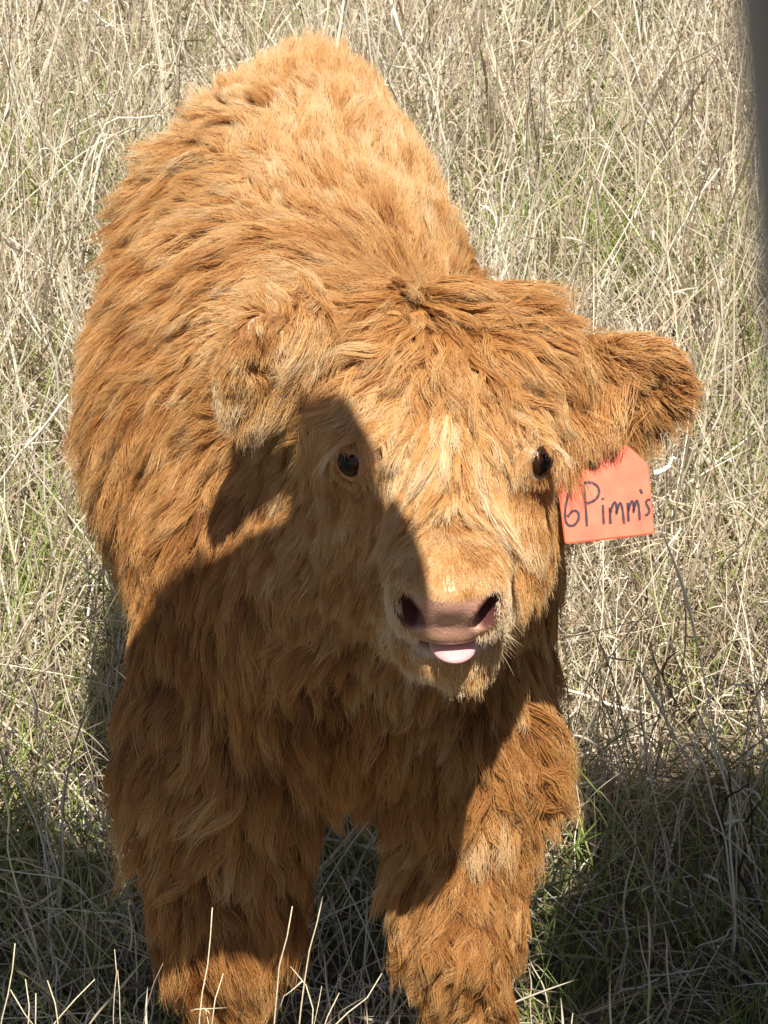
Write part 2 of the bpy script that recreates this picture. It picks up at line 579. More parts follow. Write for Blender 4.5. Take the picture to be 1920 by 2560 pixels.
def comb(P):
    Dv = np.zeros((len(P), 3)); Q = np.zeros((len(P), 4))
    for i in range(0, len(P), 20000):
        d2 = ((P[i:i + 20000, None, :] - cp[None]) ** 2).sum(-1)
        w = 1 / (d2 + .0004) ** 2
        w /= w.sum(1, keepdims=True)
        Dv[i:i + 20000] = w @ cd; Q[i:i + 20000] = w @ cq
    return norm(Dv), Q


# triangles to sow hair on
TRI = np.concatenate([BF[:, [0, 1, 2]], BF[:, [0, 2, 3]]])
A_, B_, C_ = BV[TRI[:, 0]], BV[TRI[:, 1]], BV[TRI[:, 2]]
CRS = np.cross(B_ - A_, C_ - A_)
AREA = np.linalg.norm(CRS, axis=1) / 2
CEN = (A_ + B_ + C_) / 3
NRM = norm(CRS)
if (NRM * sdf_grad(CEN[:2000])[:0].sum() if False else np.einsum('ij,ij->i', NRM[:500], sdf_grad(CEN[:500])).mean()) < 0:
    BF = BF[:, ::-1]; NRM = -NRM


def bare(P):
    """0 where the skin shows, 1 where the coat grows"""
    L = head_local(P)
    w = np.ones(len(P))
    pad = pad_shape(L)
    w *= smooth(.92, 1.12, pad)
    m = np.linalg.norm((L - [.004, .155, -.0895]) / [.052, .05, .0175], axis=1)
    w *= smooth(.9, 1.1, m)
    for s in (-1, 1):
        w *= smooth(.0152, .0195, np.linalg.norm(P - EYE[s], axis=1))
    w *= P[:, 2] > .055
    return w


SEEN = np.einsum('ij,ij->i', NRM, norm(CAM - CEN)) > -.25
LOCC = head_local(CEN)
HEADW = (CEN[:, 1] < .10) & (CEN[:, 2] > .60) & (np.linalg.norm(LOCC, axis=1) < .30)
DENS = np.where(SEEN, 1.0, .22) * np.where(HEADW, 1.9, 1.0) * bare(CEN)
DENS *= np.where((CEN[:, 1] > .15) & (CEN[:, 2] < .45) & (CEN[:, 2] < .5), .6, 1)
LOW = (CEN[:, 2] < .12)
DENS *= np.where(LOW, .5, 1)


def sow(n, dens, g):
    p = AREA * dens
    i = g.choice(len(p), n, p=p / p.sum())
    u, v = g.random(n), g.random(n)
    f = u + v > 1
    u[f], v[f] = 1 - u[f], 1 - v[f]
    return A_[i] + u[:, None] * (B_[i] - A_[i]) + v[:, None] * (C_[i] - A_[i])


K = 9
N_GUIDE, N_HAIR = 28000, 480000
gr = np.random.default_rng(11)
GP = sow(N_GUIDE, DENS * np.where(HEADW, 2.0, 1.0), gr)
GN = sdf_grad(GP)
flow, Q = comb(GP)
n1, n2, n3 = vnoise(.10, seed=1), vnoise(.035, seed=2), vnoise(.035, seed=3)
n4, n5 = vnoise(.012, seed=4), vnoise(.25, seed=5)
side = np.cross(GN, flow)
wild = .30 + .75 * np.clip(Q[:, 2] / .5, 0, 1.6)
flow = norm(flow + side * (wild * (n2(GP) * .22 + n1(GP) * .16 + gr.normal(size=N_GUIDE) * .16))[:, None])
LEN = Q[:, 0] * (1 + .16 * n3(GP)) * gr.uniform(.8, 1.15, N_GUIDE)
for s in (-1, 1):                 # the hair is short round the eyes
    LEN *= .34 + .66 * smooth(.020, .060, np.linalg.norm(GP - EYE[s] + np.array([0, 0, -.004]), axis=1))
lift = np.clip(Q[:, 1] * (1 + .35 * n2(GP + 5)), .08, .95)
G = np.zeros((N_GUIDE, K, 3))
G[:, 0] = GP
tang = norm(flow - GN * np.einsum('ij,ij->i', flow, GN)[:, None])
dirv = norm(tang * (1 - lift * .75)[:, None] + GN * (.25 + lift * .75)[:, None])
ph, fr = gr.uniform(0, 6.28, N_GUIDE), gr.uniform(.75, 1.5, N_GUIDE)
amp = Q[:, 2] ** 1.3 * gr.uniform(.5, 1.9, N_GUIDE)
for k in range(1, K):
    seg = LEN / (K - 1)
    p = G[:, k - 1] + dirv * seg[:, None]
    d = sdf(p)
    g = sdf_grad(p)
    clear = LEN * lift * .62 * (k / (K - 1)) ** .7
    push = np.clip(clear - d, 0, None) * .55 + np.clip(.001 - d, 0, None)
    p = p + g * push[:, None]
    G[:, k] = p
    dn = np.einsum('ij,ij->i', flow, g)
    tg = norm(flow - g * np.where(dn < 0, dn, dn * .35)[:, None])
    sd = np.cross(g, tg)
    wav = np.sin(ph + fr * k) * amp
    dirv = norm(dirv * .50 + tg * .55 + sd * (wav * .5)[:, None] + np.array([0, 0, -.10]) - g * .10)
# locks: neighbouring tufts lean together and leave dark partings
SUP = gr.choice(N_GUIDE, 5200, replace=False)
ks = KDTree(len(SUP))
for i, j in enumerate(SUP):
    ks.insert(GP[j].tolist(), i)
ks.balance()
near_s = SUP[np.fromiter((ks.find(p)[1] for p in GP.tolist()), int, N_GUIDE)]
sk = np.linspace(0, 1, K)[None, :, None]
pull = (.68 * smooth(.015, .045, LEN))[:, None, None] * sk ** 1.1
G = G + ((GP[near_s] - GP)[:, None, :] + (G[near_s] - GP[near_s][:, None]) - (G - GP[:, None])) * pull
GTONE = Q[:, 3] + (gr.normal(size=N_GUIDE) * .06)[near_s] + .05 * n2(GP + 9) + .035 * n5(GP) + gr.normal(size=N_GUIDE) * .03

# pale ring of short hair round the nose pad
LG = head_local(GP)
GTONE += .34 * (1 - smooth(1.15, 1.75, pad_shape(LG))) * (LG[:, 1] > .125) * (1 - smooth(-.045, -.028, LG[:, 2]))
# dirt and dark partings with a shape of their own
for px, py, rad_, dark_ in ((560, 372, .013, .30), (600, 312, .011, .22), (655, 205, .012, .22), (935, 668, .016, .2), (500, 2385, .018, .34), (290, 640, .016, .15), (330, 860, .018, .15), (1080, 690, .014, .15)):
    p_ = hit(px, py)
    if p_ is not None:
        GTONE -= dark_ * np.exp(-(np.linalg.norm(GP - p_, axis=1) / rad_) ** 2)

kd = KDTree(N_GUIDE)
for i, p in enumerate(GP.tolist()):
    kd.insert(p, i)
kd.balance()


def make_fur(name, n, width, seed, parent, mat):
    g = np.random.default_rng(seed)
    P = sow(n, DENS, g)
    near = np.fromiter((kd.find(p)[1] for p in P.tolist()), int, n)
    W = bare(P)
    keep = W > .15
    P, near, W = P[keep], near[keep], W[keep]
    n = len(P)
    s = np.linspace(0, 1, K)[None, :, None]
    fl = g.uniform(.62, 1.08, n) * (.35 + .65 * W)
    off = (P - GP[near])[:, None, :]
    loose = g.random(n) < .14
    clump = (np.where(loose, .15, g.uniform(.42, .84, n)) * smooth(.004, .03, LEN[near]))[:, None, None]
    path = G[near] - GP[near][:, None, :]
    rnd = norm(g.normal(size=(n, 3)))[:, None, :]
    ln = LEN[near][:, None, None]
    fr_ = np.where(loose, .24, .10)[:, None, None]
    curl = np.sin(s * g.uniform(5, 13, n)[:, None, None] + g.uniform(0, 6.28, n)[:, None, None]) * s
    rnd2 = norm(g.normal(size=(n, 3)))[:, None, :]
    X = GP[near][:, None, :] + off * (1 - clump * s ** 1.2) + path * fl[:, None, None] + rnd * fr_ * ln * s ** 1.5 + rnd2 * curl * ln * .050
    cu = bpy.data.hair_curves.new(name)
    cu.add_curves([K] * n)
    cu.attributes['position'].data.foreach_set('vector', X.astype(np.float32).ravel())
    rad = cu.attributes.get('radius') or cu.attributes.new('radius', 'FLOAT', 'POINT')
    prof = np.array([1, 1, .98, .95, .9, .8, .66, .46, .16])[None, :] * (width * g.uniform(.7, 1.3, n) * np.where(LEN[near] < .016, .75, 1))[:, None]
    rad.data.foreach_set('value', prof.astype(np.float32).ravel())
    t = cu.attributes.new('tone', 'FLOAT', 'CURVE')
    t.data.foreach_set('value', np.clip(GTONE[near] + g.normal(size=n) * .05, 0, 1).astype(np.float32))
    cu.materials.append(mat)
    return link(name, cu, parent)


def hair_mat():
    m = bpy.data.materials.new('fur')
    m.use_nodes = True
    nt = m.node_tree
    nt.nodes.clear()
    out = N(nt, 'ShaderNodeOutputMaterial')
    at_ = N(nt, 'ShaderNodeAttribute'); at_.attribute_name = 'tone'
    ci = N(nt, 'ShaderNodeHairInfo')
    ma = N(nt, 'ShaderNodeMath', operation='MULTIPLY_ADD')
    ma.inputs[1].default_value = .36
    nt.links.new(ci.outputs['Intercept'], ma.inputs[0])
    nt.links.new(at_.outputs['Fac'], ma.inputs[2])
    sb = N(nt, 'ShaderNodeMath', operation='SUBTRACT'); sb.inputs[1].default_value = .125
    nt.links.new(ma.outputs[0], sb.inputs[0]); ma = sb
    r = ramp(nt, [(.22, (.19, .066, .018)), (.45, (.46, .208, .062)), (.66, (.66, .372, .140)), (.82, (.75, .51, .25)), (1.0, (.82, .66, .45))])
    nt.links.new(ma.outputs[0], r.inputs['Fac'])
    p = N(nt, 'ShaderNodeBsdfPrincipled')
    nt.links.new(r.outputs['Color'], p.inputs['Base Color'])
    p.inputs['Roughness'].default_value = .48
    p.inputs['Specular IOR Level'].default_value = .35
    tr = N(nt, 'ShaderNodeBsdfTranslucent')
    nt.links.new(r.outputs['Color'], tr.inputs['Color'])
    mx = N(nt, 'ShaderNodeMixShader'); mx.inputs[0].default_value = .22
    nt.links.new(p.outputs[0], mx.inputs[1]); nt.links.new(tr.outputs[0], mx.inputs[2])
    nt.links.new(mx.outputs[0], out.inputs['Surface'])
    return m


def skin_mat():
    m, nt, b = new_mat('calf_skin')
    a = N(nt, 'ShaderNodeAttribute'); a.attribute_name = 'skin'
    tc = N(nt, 'ShaderNodeTexCoord')
    vo = N(nt, 'ShaderNodeTexVoronoi'); vo.inputs['Scale'].default_value = 420
    nt.links.new(tc.outputs['Object'], vo.inputs['Vector'])
    nz = N(nt, 'ShaderNodeTexNoise'); nz.inputs['Scale'].default_value = 90; nz.inputs['Detail'].default_value = 5
    nt.links.new(tc.outputs['Object'], nz.inputs['Vector'])
    hs = N(nt, 'ShaderNodeHueSaturation')
    mr = N(nt, 'ShaderNodeMapRange'); mr.inputs['To Min'].default_value = .72; mr.inputs['To Max'].default_value = 1.25
    nt.links.new(nz.outputs['Fac'], mr.inputs['Value']); nt.links.new(mr.outputs[0], hs.inputs['Value'])
    nt.links.new(a.outputs['Color'], hs.inputs['Color'])
    nt.links.new(hs.outputs['Color'], b.inputs['Base Color'])
    b.inputs['Roughness'].default_value = .38
    b.inputs['Subsurface Weight'].default_value = .03
    b.inputs['Subsurface Radius'].default_value = (.012, .004, .002)
    bp = N(nt, 'ShaderNodeBump'); bp.inputs['Strength'].default_value = .35; bp.inputs['Distance'].default_value = .0008
    nt.links.new(vo.outputs['Distance'], bp.inputs['Height']); nt.links.new(bp.outputs['Normal'], b.inputs['Normal'])
    return m


def curves_obj(name, X, rad, mat, parent, tone=None, color=None):
    n, k = X.shape[:2]
    cu = bpy.data.hair_curves.new(name)
    cu.add_curves([k] * n)
    cu.attributes['position'].data.foreach_set('vector', X.astype(np.float32).ravel())
    r = cu.attributes.get('radius') or cu.attributes.new('radius', 'FLOAT', 'POINT')
    r.data.foreach_set('value', rad.astype(np.float32).ravel())
    if tone is not None:
        t = cu.attributes.new('tone', 'FLOAT', 'CURVE'); t.data.foreach_set('value', tone.astype(np.float32))
    if color is not None:
        t = cu.attributes.new('tint', 'FLOAT_COLOR', 'CURVE')
        t.data.foreach_set('color', np.concatenate([color, np.ones((n, 1))], 1).astype(np.float32).ravel())
    cu.materials.append(mat)
    return link(name, cu, parent)


calf = empty('calf', (-.04, .05, 0))
tag(calf, 'shaggy ginger calf facing the viewer with its tongue tip showing', 'calf')
body = mesh_obj('body', BV, BF, skin_mat(), calf)
ca = body.data.color_attributes.new('skin', 'FLOAT_COLOR', 'POINT')
ca.data.foreach_set('color', np.concatenate([skin_attr(BV), np.ones((len(BV), 1))], 1).astype(np.float32).ravel())
FURM = hair_mat()
fur = make_fur('fur', N_HAIR, .00023, 21, calf, FURM)
fur['kind'] = 'stuff'


def make_locks(name, seed, parent, mat):
    """long wavy locks lying over the coat: forelock, chest, legs and back"""
    g = np.random.default_rng(seed)
    LG_ = head_local(GP)
    vis = np.einsum('ij,ij->i', GN, norm(CAM - GP)) > -.1
    eyes = np.minimum(np.linalg.norm(GP - EYE[-1], axis=1), np.linalg.norm(GP - EYE[1], axis=1)) > .04
    fore = (np.abs(LG_[:, 0]) < .115) & (LG_[:, 1] > -.20) & (LG_[:, 1] < .085) & (LG_[:, 2] > -.03) & eyes & (LEN > .03) & (LEN < .078) & (LG_[:, 0] < .092 + .0 * LEN)
    front = (GP[:, 1] < .30) & (GP[:, 2] < .72) & (GP[:, 2] > .1) & (LEN > .038) & vis & ~fore
    back = (GP[:, 1] > .12) & (GP[:, 2] > .5) & (LEN > .035) & vis & ~fore & ~front
    S, LF, NH, RR = [], [], [], []
    for m, n, f, h, r in ((fore, 950, 1.25, 30, .0050), (front, 1500, 1.06, 26, .0075), (back, 1000, 1.02, 24, .0080)):
        i = np.flatnonzero(m)
        i = g.choice(i, min(n, len(i)), replace=False)
        S.append(np.repeat(i, h)); LF.append(np.full(len(i) * h, f)); RR.append(np.full(len(i) * h, r)); NH.append(np.repeat(g.integers(0, 1 << 30, len(i)), h))
    S, LF, RR, NH = map(np.concatenate, (S, LF, RR, NH))
    n = len(S)
    lock = lambda k: np.random.default_rng(3 + k).random(N_GUIDE)[S]        # one value for each lock
    s = np.linspace(0, 1, K)[None, :, None]
    nrm, fl_ = GN[S], flow[S]
    sd = norm(np.cross(nrm, fl_))
    a, r = g.uniform(0, 6.28, n), np.sqrt(g.random(n)) * RR
    tx = norm(fl_ - nrm * np.einsum('ij,ij->i', fl_, nrm)[:, None])
    off = (tx * np.cos(a)[:, None] + sd * np.sin(a)[:, None]) * r[:, None]
    path = (G[S] - GP[S][:, None]) * (LF * (.85 + .35 * lock(1)) * g.uniform(.72, 1.05, n))[:, None, None]
    wave = np.sin(s * (4.5 + 5 * lock(2))[:, None, None] + (6.28 * lock(3))[:, None, None]) - np.sin(6.28 * lock(3))[:, None, None]
    amp_ = (LEN[S] * .085 * (.4 + lock(4)) * np.clip(Q[S, 2] / .5, .4, 1.6))[:, None, None]
    X = GP[S][:, None] + off[:, None] * (1 - .76 * s ** .9) + path + sd[:, None] * wave * amp_ * s ** .5
    X += nrm[:, None] * (np.sin(np.pi * np.minimum(s * .9, 1)) * (LEN[S] * .10)[:, None, None])
    X += norm(g.normal(size=(n, 3)))[:, None] * (LEN[S] * .07)[:, None, None] * s ** 1.5
    rad_ = np.array([1, 1, .98, .95, .9, .8, .66, .46, .16])[None] * (.00023 * g.uniform(.7, 1.3, n))[:, None]
    tone = np.clip(GTONE[S] - .015 + .13 * (lock(5) - .5) + g.normal(size=n) * .045, 0, 1)
    return curves_obj(name, X, rad_, mat, parent, tone=tone)


make_locks('long_locks', 61, calf, FURM)['kind'] = 'stuff'




# eyes: eyeball with dark iris, pale lashes as its own part
def eye_mat():
    m, nt, b = new_mat('eye')
    a = N(nt, 'ShaderNodeAttribute'); a.attribute_name = 'eye_tint'
    nt.links.new(a.outputs['Color'], b.inputs['Base Color'])
    b.inputs['Roughness'].default_value = .06
    b.inputs['Specular IOR Level'].default_value = .32
    return m


EYEM = eye_mat()
for s in (-1, 1):
    out = norm(np.array([s * .50, -.86, .02]))
    u = norm(np.cross(out, [0, 0, 1])); v = np.cross(u, out)
    V, F, Cc = [], [], []
    nr, ns = 20, 28
    for i in range(nr + 1):
        a = math.pi * i / nr
        for j in range(ns):
            w = 2 * math.pi * j / ns
            rr = .0163 * (1 + .05 * math.exp(-(a / .55) ** 4))
            V.append(EYE[s] + rr * (math.cos(a) * out + math.sin(a) * (math.cos(w) * u + math.sin(w) * v)))
            q = float(smooth(.80, .98, a)); pu = float(smooth(.30, .42, a))
            iris = np.array([.004, .003, .003]) * (1 - pu) + np.array([.028, .010, .005]) * pu
            Cc.append(iris * (1 - q) + np.array([.30, .17, .14]) * q)
    for i in range(nr):
        for j in range(ns):
            k = (j + 1) % ns
            F.append((i * ns + j, (i + 1) * ns + j, (i + 1) * ns + k, i * ns + k))
    eye = mesh_obj('eye', V, F, EYEM, calf)
    ca = eye.data.color_attributes.new('eye_tint', 'FLOAT_COLOR', 'POINT')
    n = len(eye.data.vertices)
    ca.data.foreach_set('color', np.concatenate([np.array(Cc)[:n], np.ones((n, 1))], 1).astype(np.float32).ravel())
    # lashes: a pale wisp sweeping out and down from the upper lid
    g = np.random.default_rng(5 + s)
    nl = 70
    t = g.random(nl)[:, None]
    ix = lambda x: 1113 + s * (x - 1113)
    if s == 1:
        b0, b1, tip = at(1346, 1100, -.088), at(1360, 1092, -.084), at(1438, 1178, -.118)
    else:
        b0, b1, tip = at(878, 1102, -.088), at(866, 1094, -.084), at(785, 1200, -.118)
    base = b0 + (b1 - b0) * t + g.normal(size=(nl, 3)) * .0009
    mid = (b1 * .55 + tip * .45) + np.array([s * .004, -.012, .010])
    end = tip + g.normal(size=(nl, 3)) * np.array([.0035, .003, .004]) + (b0 - b1) * (1 - t) * .25
    ends = g.uniform(.55, 1.0, nl)[:, None]
    q = np.linspace(0, 1, 9)
    X = np.stack([(1 - a * ends) ** 2 * base + 2 * a * ends * (1 - a * ends) * (mid + g.normal(size=(1, 3)) * .0) + (a * ends) ** 2 * end for a in q], 1)
    prof = np.array([1, 1, 1, .95, .9, .8, .65, .45, .15])[None] * g.uniform(.00014, .00024, nl)[:, None]
    curves_obj('eyelashes', X, prof, FURM, eye, tone=g.uniform(.74, .90, nl))['kind'] = 'stuff'

# tongue
def blob(c, r, m, n=(16, 24), f=None):
    V, F = [], []
    for i in range(n[0] + 1):
        a = math.pi * i / n[0]
        for j in range(n[1]):
            w = 2 * math.pi * j / n[1]
            p = np.array([math.sin(a) * math.cos(w), math.cos(a), math.sin(a) * math.sin(w)])
            if f is not None:
                p = f(p)
            V.append(c + m @ (p * r))
    for i in range(n[0]):
        for j in range(n[1]):
            k = (j + 1) % n[1]
            F.append((i * n[1] + j, i * n[1] + k, (i + 1) * n[1] + k, (i + 1) * n[1] + j))
    return V, F


tm, nt, b = new_mat('tongue')
nz = N(nt, 'ShaderNodeTexNoise'); nz.inputs['Scale'].default_value = 600
tc = N(nt, 'ShaderNodeTexCoord'); nt.links.new(tc.outputs['Object'], nz.inputs['Vector'])
r = ramp(nt, [(.3, (.66, .36, .38)), (.7, (.76, .46, .47))])
nt.links.new(nz.outputs['Fac'], r.inputs['Fac']); nt.links.new(r.outputs['Color'], b.inputs['Base Color'])
b.inputs['Roughness'].default_value = .22
b.inputs['Subsurface Weight'].default_value = .3; b.inputs['Subsurface Radius'].default_value = (.006, .002, .002)
bp = N(nt, 'ShaderNodeBump'); bp.inputs['Strength'].default_value = .3; bp.inputs['Distance'].default_value = .0006
nt.links.new(nz.outputs['Fac'], bp.inputs['Height']); nt.links.new(bp.outputs['Normal'], b.inputs['Normal'])
V, F = blob(H(.005, .157, -.0940), np.array([.0215, .030, .0080]), Hrot(-4, 3, 0))
mesh_obj('tongue', V, F, tm, calf)

# whiskers and pale lip hairs
g = np.random.default_rng(77)
nw = 150
xx = g.uniform(-.045, .05, nw)
up_ = g.random(nw) < .25
base = np.stack([H(x, .150 - abs(x) * .55 + (.015 if u else 0), (-.075 if u else -.107) + g.normal() * .005) for x, u in zip(xx, up_)])
nn = sdf_grad(base)
base = base - nn * sdf(base)[:, None]
d0 = norm(nn + np.stack([xx * 6, xx * 0, -.6 + 0 * xx], 1) + g.normal(size=(nw, 3)) * .35)
ln = g.uniform(.008, .026, nw)[:, None]
X = np.stack([base + d0 * ln * q + np.array([0, 0, -1]) * ln * .45 * q * q for q in np.linspace(0, 1, 6)], 1)
curves_obj('whiskers', X, np.array([1, .95, .85, .7, .5, .15])[None] * g.uniform(.00014, .00026, nw)[:, None], FURM, calf, tone=g.uniform(.85, 1, nw))['kind'] = 'stuff'

# long fringe hanging from the tagged ear
g = np.random.default_rng(88)
nlk = 90
lx_ = 1400 + 165 * g.random(nlk) ** 1.5
ltip = np.interp(lx_, [1405, 1430, 1480, 1530, 1570, 1610], [1130, 1158, 1152, 1130, 1098, 1070]) + g.normal(size=nlk) * 20
nf = 2400
li = g.integers(0, nlk, nf)
rootp = np.stack([np.array(BVH.find_nearest(Vector(at(lx_[i] + g.normal() * 26, g.uniform(1000, 1070), -.02)))[0]) for i in li])
tipp = np.stack([at(lx_[i] + g.normal() * 9 - 6, ltip[i] + g.normal() * 12, -.033) for i in li])
mid_ = np.stack([at(lx_[i] + g.normal() * 8, ltip[i] * .62 + 1020 * .38, -.030) for i in li])
ex = g.uniform(.75, 1.0, nf)[:, None]
X = np.stack([(1 - a_ * ex) ** 2 * rootp + 2 * a_ * ex * (1 - a_ * ex) * mid_ + (a_ * ex) ** 2 * tipp for a_ in np.linspace(0, 1, K)], 1)
X += np.cumsum(g.normal(size=X.shape) * .0007, 1)
lt = g.normal(size=nlk) * .09
curves_obj('ear_fringe', X, np.array([1, 1, .98, .95, .9, .8, .66, .46, .16])[None] * (.00027 * g.uniform(.7, 1.3, nf))[:, None], FURM, calf,
           tone=np.clip(.52 + lt[li] + g.normal(size=nf) * .06, 0, 1))['kind'] = 'stuff'

# ------------------------------------------------------------------ ear tag
TAG_O = at(1505, 1250, -.036)
TAG_N = norm(np.array([.05, -.88, .47]))    # the tag's face leans back a little


def tp(cx, cy, dy=0.0):
    d = ray(1300 + cx / 3.318, 740 + cy / 3.318)
    return CAM + d * (((TAG_O - CAM) @ TAG_N) / (d @ TAG_N)) - TAG_N * dy


def rounded(poly, rad, n=5):
    out = []
    m = len(poly)
    for i in range(m):
        p0, p1, p2 = (np.array(poly[(i + k) % m], float) for k in (-1, 0, 1))
        a = p1 + norm(p0 - p1) * rad; c = p1 + norm(p2 - p1) * rad
        for t in np.linspace(0, 1, n):
            out.append((1 - t) ** 2 * a + 2 * t * (1 - t) * p1 + t * t * c)
    return np.array(out)


tagm, nt, b = new_mat('tag_plastic')
tc = N(nt, 'ShaderNodeTexCoord')
nz = N(nt, 'ShaderNodeTexNoise'); nz.inputs['Scale'].default_value = 60; nz.inputs['Detail'].default_value = 6
nt.links.new(tc.outputs['Object'], nz.inputs['Vector'])
r = ramp(nt, [(.3, (.74, .125, .062)), (.7, (.84, .185, .095))])
nt.links.new(nz.outputs['Fac'], r.inputs['Fac']); nt.links.new(r.outputs['Color'], b.inputs['Base Color'])
b.inputs['Roughness'].default_value = .42
bp = N(nt, 'ShaderNodeBump'); bp.inputs['Strength'].default_value = .2; bp.inputs['Distance'].default_value = .001
nt.links.new(nz.outputs['Fac'], bp.inputs['Height']); nt.links.new(bp.outputs['Normal'], b.inputs['Normal'])
inkm = mat_plain('marker_ink', (.035, .012, .022), .35, 0, 800, .4)

ear_tag = empty('ear_tag', tp(700, 1650))
tag(ear_tag, 'orange plastic ear tag with handwritten dark lettering hanging from the right ear', 'ear tag')
poly = rounded([(298, 1478), (560, 1345), (740, 1228), (880, 1228), (1068, 1400), (1116, 1975), (372, 2062)], 34)
inner = (poly - poly.mean(0)) * .975 + poly.mean(0)
n = len(poly)
V = [tp(*p, -.0003) for p in poly] + [tp(*p, -.0012) for p in inner] + [tp(*p, .0012) for p in poly]
F = [tuple(range(n, 2 * n)), tuple(range(2 * n, 3 * n))[::-1]]
for i in range(n):
    j = (i + 1) % n
    F += [(i, j, n + j, n + i), (2 * n + i, 2 * n + j, j, i)]
plate = mesh_obj('plate', V, F, tagm, ear_tag, False)
V, F = merge([tube([tp(600, 1385, -.005), tp(600, 1385, -.001)], .0052, 16), tube([tp(600, 1385, -.001), tp(600, 1340, .03)], .003, 10)])
mesh_obj('stud', V, F, inkm, ear_tag)


def stroke(pts, w):
    pts = np.array(pts, float)
    if len(pts) > 2:       # smooth the pen line
        for _ in range(2):
            q = [pts[0]]
            for a, c in zip(pts[:-1], pts[1:]):
                q += [a * .75 + c * .25, a * .25 + c * .75]
            pts = np.array(q + [pts[-1]])
    d = norm(np.gradient(pts, axis=0))
    nrm = np.stack([-d[:, 1], d[:, 0]], 1)
    wob = w * (1 + .14 * np.sin(np.arange(len(pts)) * 1.7))[:, None]
    L_, R_ = pts + nrm * wob / 2, pts - nrm * wob / 2
    m = len(pts)
    V = [tp(*p, -.0016) for p in L_] + [tp(*p, -.0016) for p in R_] + [tp(*p, -.0011) for p in L_] + [tp(*p, -.0011) for p in R_]
    F = []
    for i in range(m - 1):
        F += [(i, i + 1, m + i + 1, m + i), (2 * m + i, 2 * m + i + 1, i + 1, i), (m + i, m + i + 1, 3 * m + i + 1, 3 * m + i)]
    F += [(0, m, 3 * m, 2 * m), (m - 1, 3 * m - 1, 4 * m - 1, 2 * m - 1)]
    return V, F


GLYPHS = [
    [[(440, 1535), (420, 1590), (390, 1680), (372, 1770), (372, 1860), (395, 1905), (440, 1910), (480, 1870), (488, 1810), (465, 1780), (430, 1785), (392, 1835)]],
    [[(530, 1545), (540, 1700), (553, 1912)], [(523, 1550), (590, 1545), (648, 1580), (657, 1640), (630, 1690), (580, 1715), (546, 1722)]],
    [[(685, 1735), (688, 1800), (693, 1895)], [(681, 1676), (687, 1692)]],
    [[(742, 1755), (748, 1892)], [(748, 1800), (770, 1722), (790, 1708), (800, 1755), (798, 1815)], [(800, 1800), (815, 1735), (835, 1712), (850, 1780), (861, 1890)]],
    [[(890, 1715), (898, 1872)], [(898, 1785), (915, 1712), (935, 1700), (941, 1750), (940, 1800)], [(941, 1785), (955, 1715), (971, 1690), (985, 1760), (991, 1862)]],
    [[(993, 1603), (1011, 1641)]],
    [[(1080, 1692), (1055, 1690), (1040, 1718), (1060, 1750), (1073, 1782), (1060, 1812), (1036, 1822)]],
]
for gl in GLYPHS:
    V, F = merge([stroke(p, 22) for p in gl])
    mesh_obj('letter', V, F, inkm, ear_tag, False)

# ------------------------------------------------------------------ ground
gm, nt, b = new_mat('pasture_soil')
tc = N(nt, 'ShaderNodeTexCoord')
n1_ = N(nt, 'ShaderNodeTexNoise'); n1_.inputs['Scale'].default_value = 40; n1_.inputs['Detail'].default_value = 8
n2_ = N(nt, 'ShaderNodeTexNoise'); n2_.inputs['Scale'].default_value = 1.6; n2_.inputs['Detail'].default_value = 4
for q in (n1_, n2_):
    nt.links.new(tc.outputs['Object'], q.inputs['Vector'])
r1 = ramp(nt, [(.3, (.045, .032, .020)), (.55, (.15, .115, .07)), (.75, (.30, .24, .15))])
r2 = ramp(nt, [(.45, (.0, .0, .0)), (.65, (1, 1, 1))])
nt.links.new(n1_.outputs['Fac'], r1.inputs['Fac']); nt.links.new(n2_.outputs['Fac'], r2.inputs['Fac'])
mx = N(nt, 'ShaderNodeMix', data_type='RGBA')
mx.inputs['B'].default_value = (.055, .075, .022, 1)
ml = N(nt, 'ShaderNodeMath', operation='MULTIPLY'); ml.inputs[1].default_value = .6
nt.links.new(r2.outputs['Color'], ml.inputs[0]); nt.links.new(ml.outputs[0], mx.inputs['Factor'])
nt.links.new(r1.outputs['Color'], mx.inputs['A']); nt.links.new(mx.outputs['Result'], b.inputs['Base Color'])
b.inputs['Roughness'].default_value = .95
bp = N(nt, 'ShaderNodeBump'); bp.inputs['Strength'].default_value = 1; bp.inputs['Distance'].default_value = .02
nt.links.new(n1_.outputs['Fac'], bp.inputs['Height']); nt.links.new(bp.outputs['Normal'], b.inputs['Normal'])
V, F = [], []
gx = np.concatenate([[-200, -60, -20, -8], np.linspace(-4, 4, 61), [8, 20, 60, 200]])
gy = np.concatenate([[-200, -60, -20, -8], np.linspace(-4, 11, 101), [20, 60, 200]])
hn = vnoise(1.3, seed=31)
def ground_z(x, y):
    P = np.stack([np.asarray(x, float), np.asarray(y, float), np.zeros_like(np.asarray(x, float))], -1).reshape(-1, 3)
    r = np.hypot(P[:, 0] + .05, P[:, 1] - .5)
    return hn(P) * .020 * smooth(.8, 1.8, r) * (1 - smooth(8, 11, r))
GX, GY = np.meshgrid(gx, gy, indexing='ij')
GZ = ground_z(GX.ravel(), GY.ravel())
V = np.stack([GX.ravel(), GY.ravel(), GZ], 1)
ny = len(gy)
F = [(i * ny + j, (i + 1) * ny + j, (i + 1) * ny + j + 1, i * ny + j + 1) for i in range(len(gx) - 1) for j in range(ny - 1)]
tag(mesh_obj('ground', V, F, gm), kind='structure', label='dry pasture soil with straw litter under the grass')

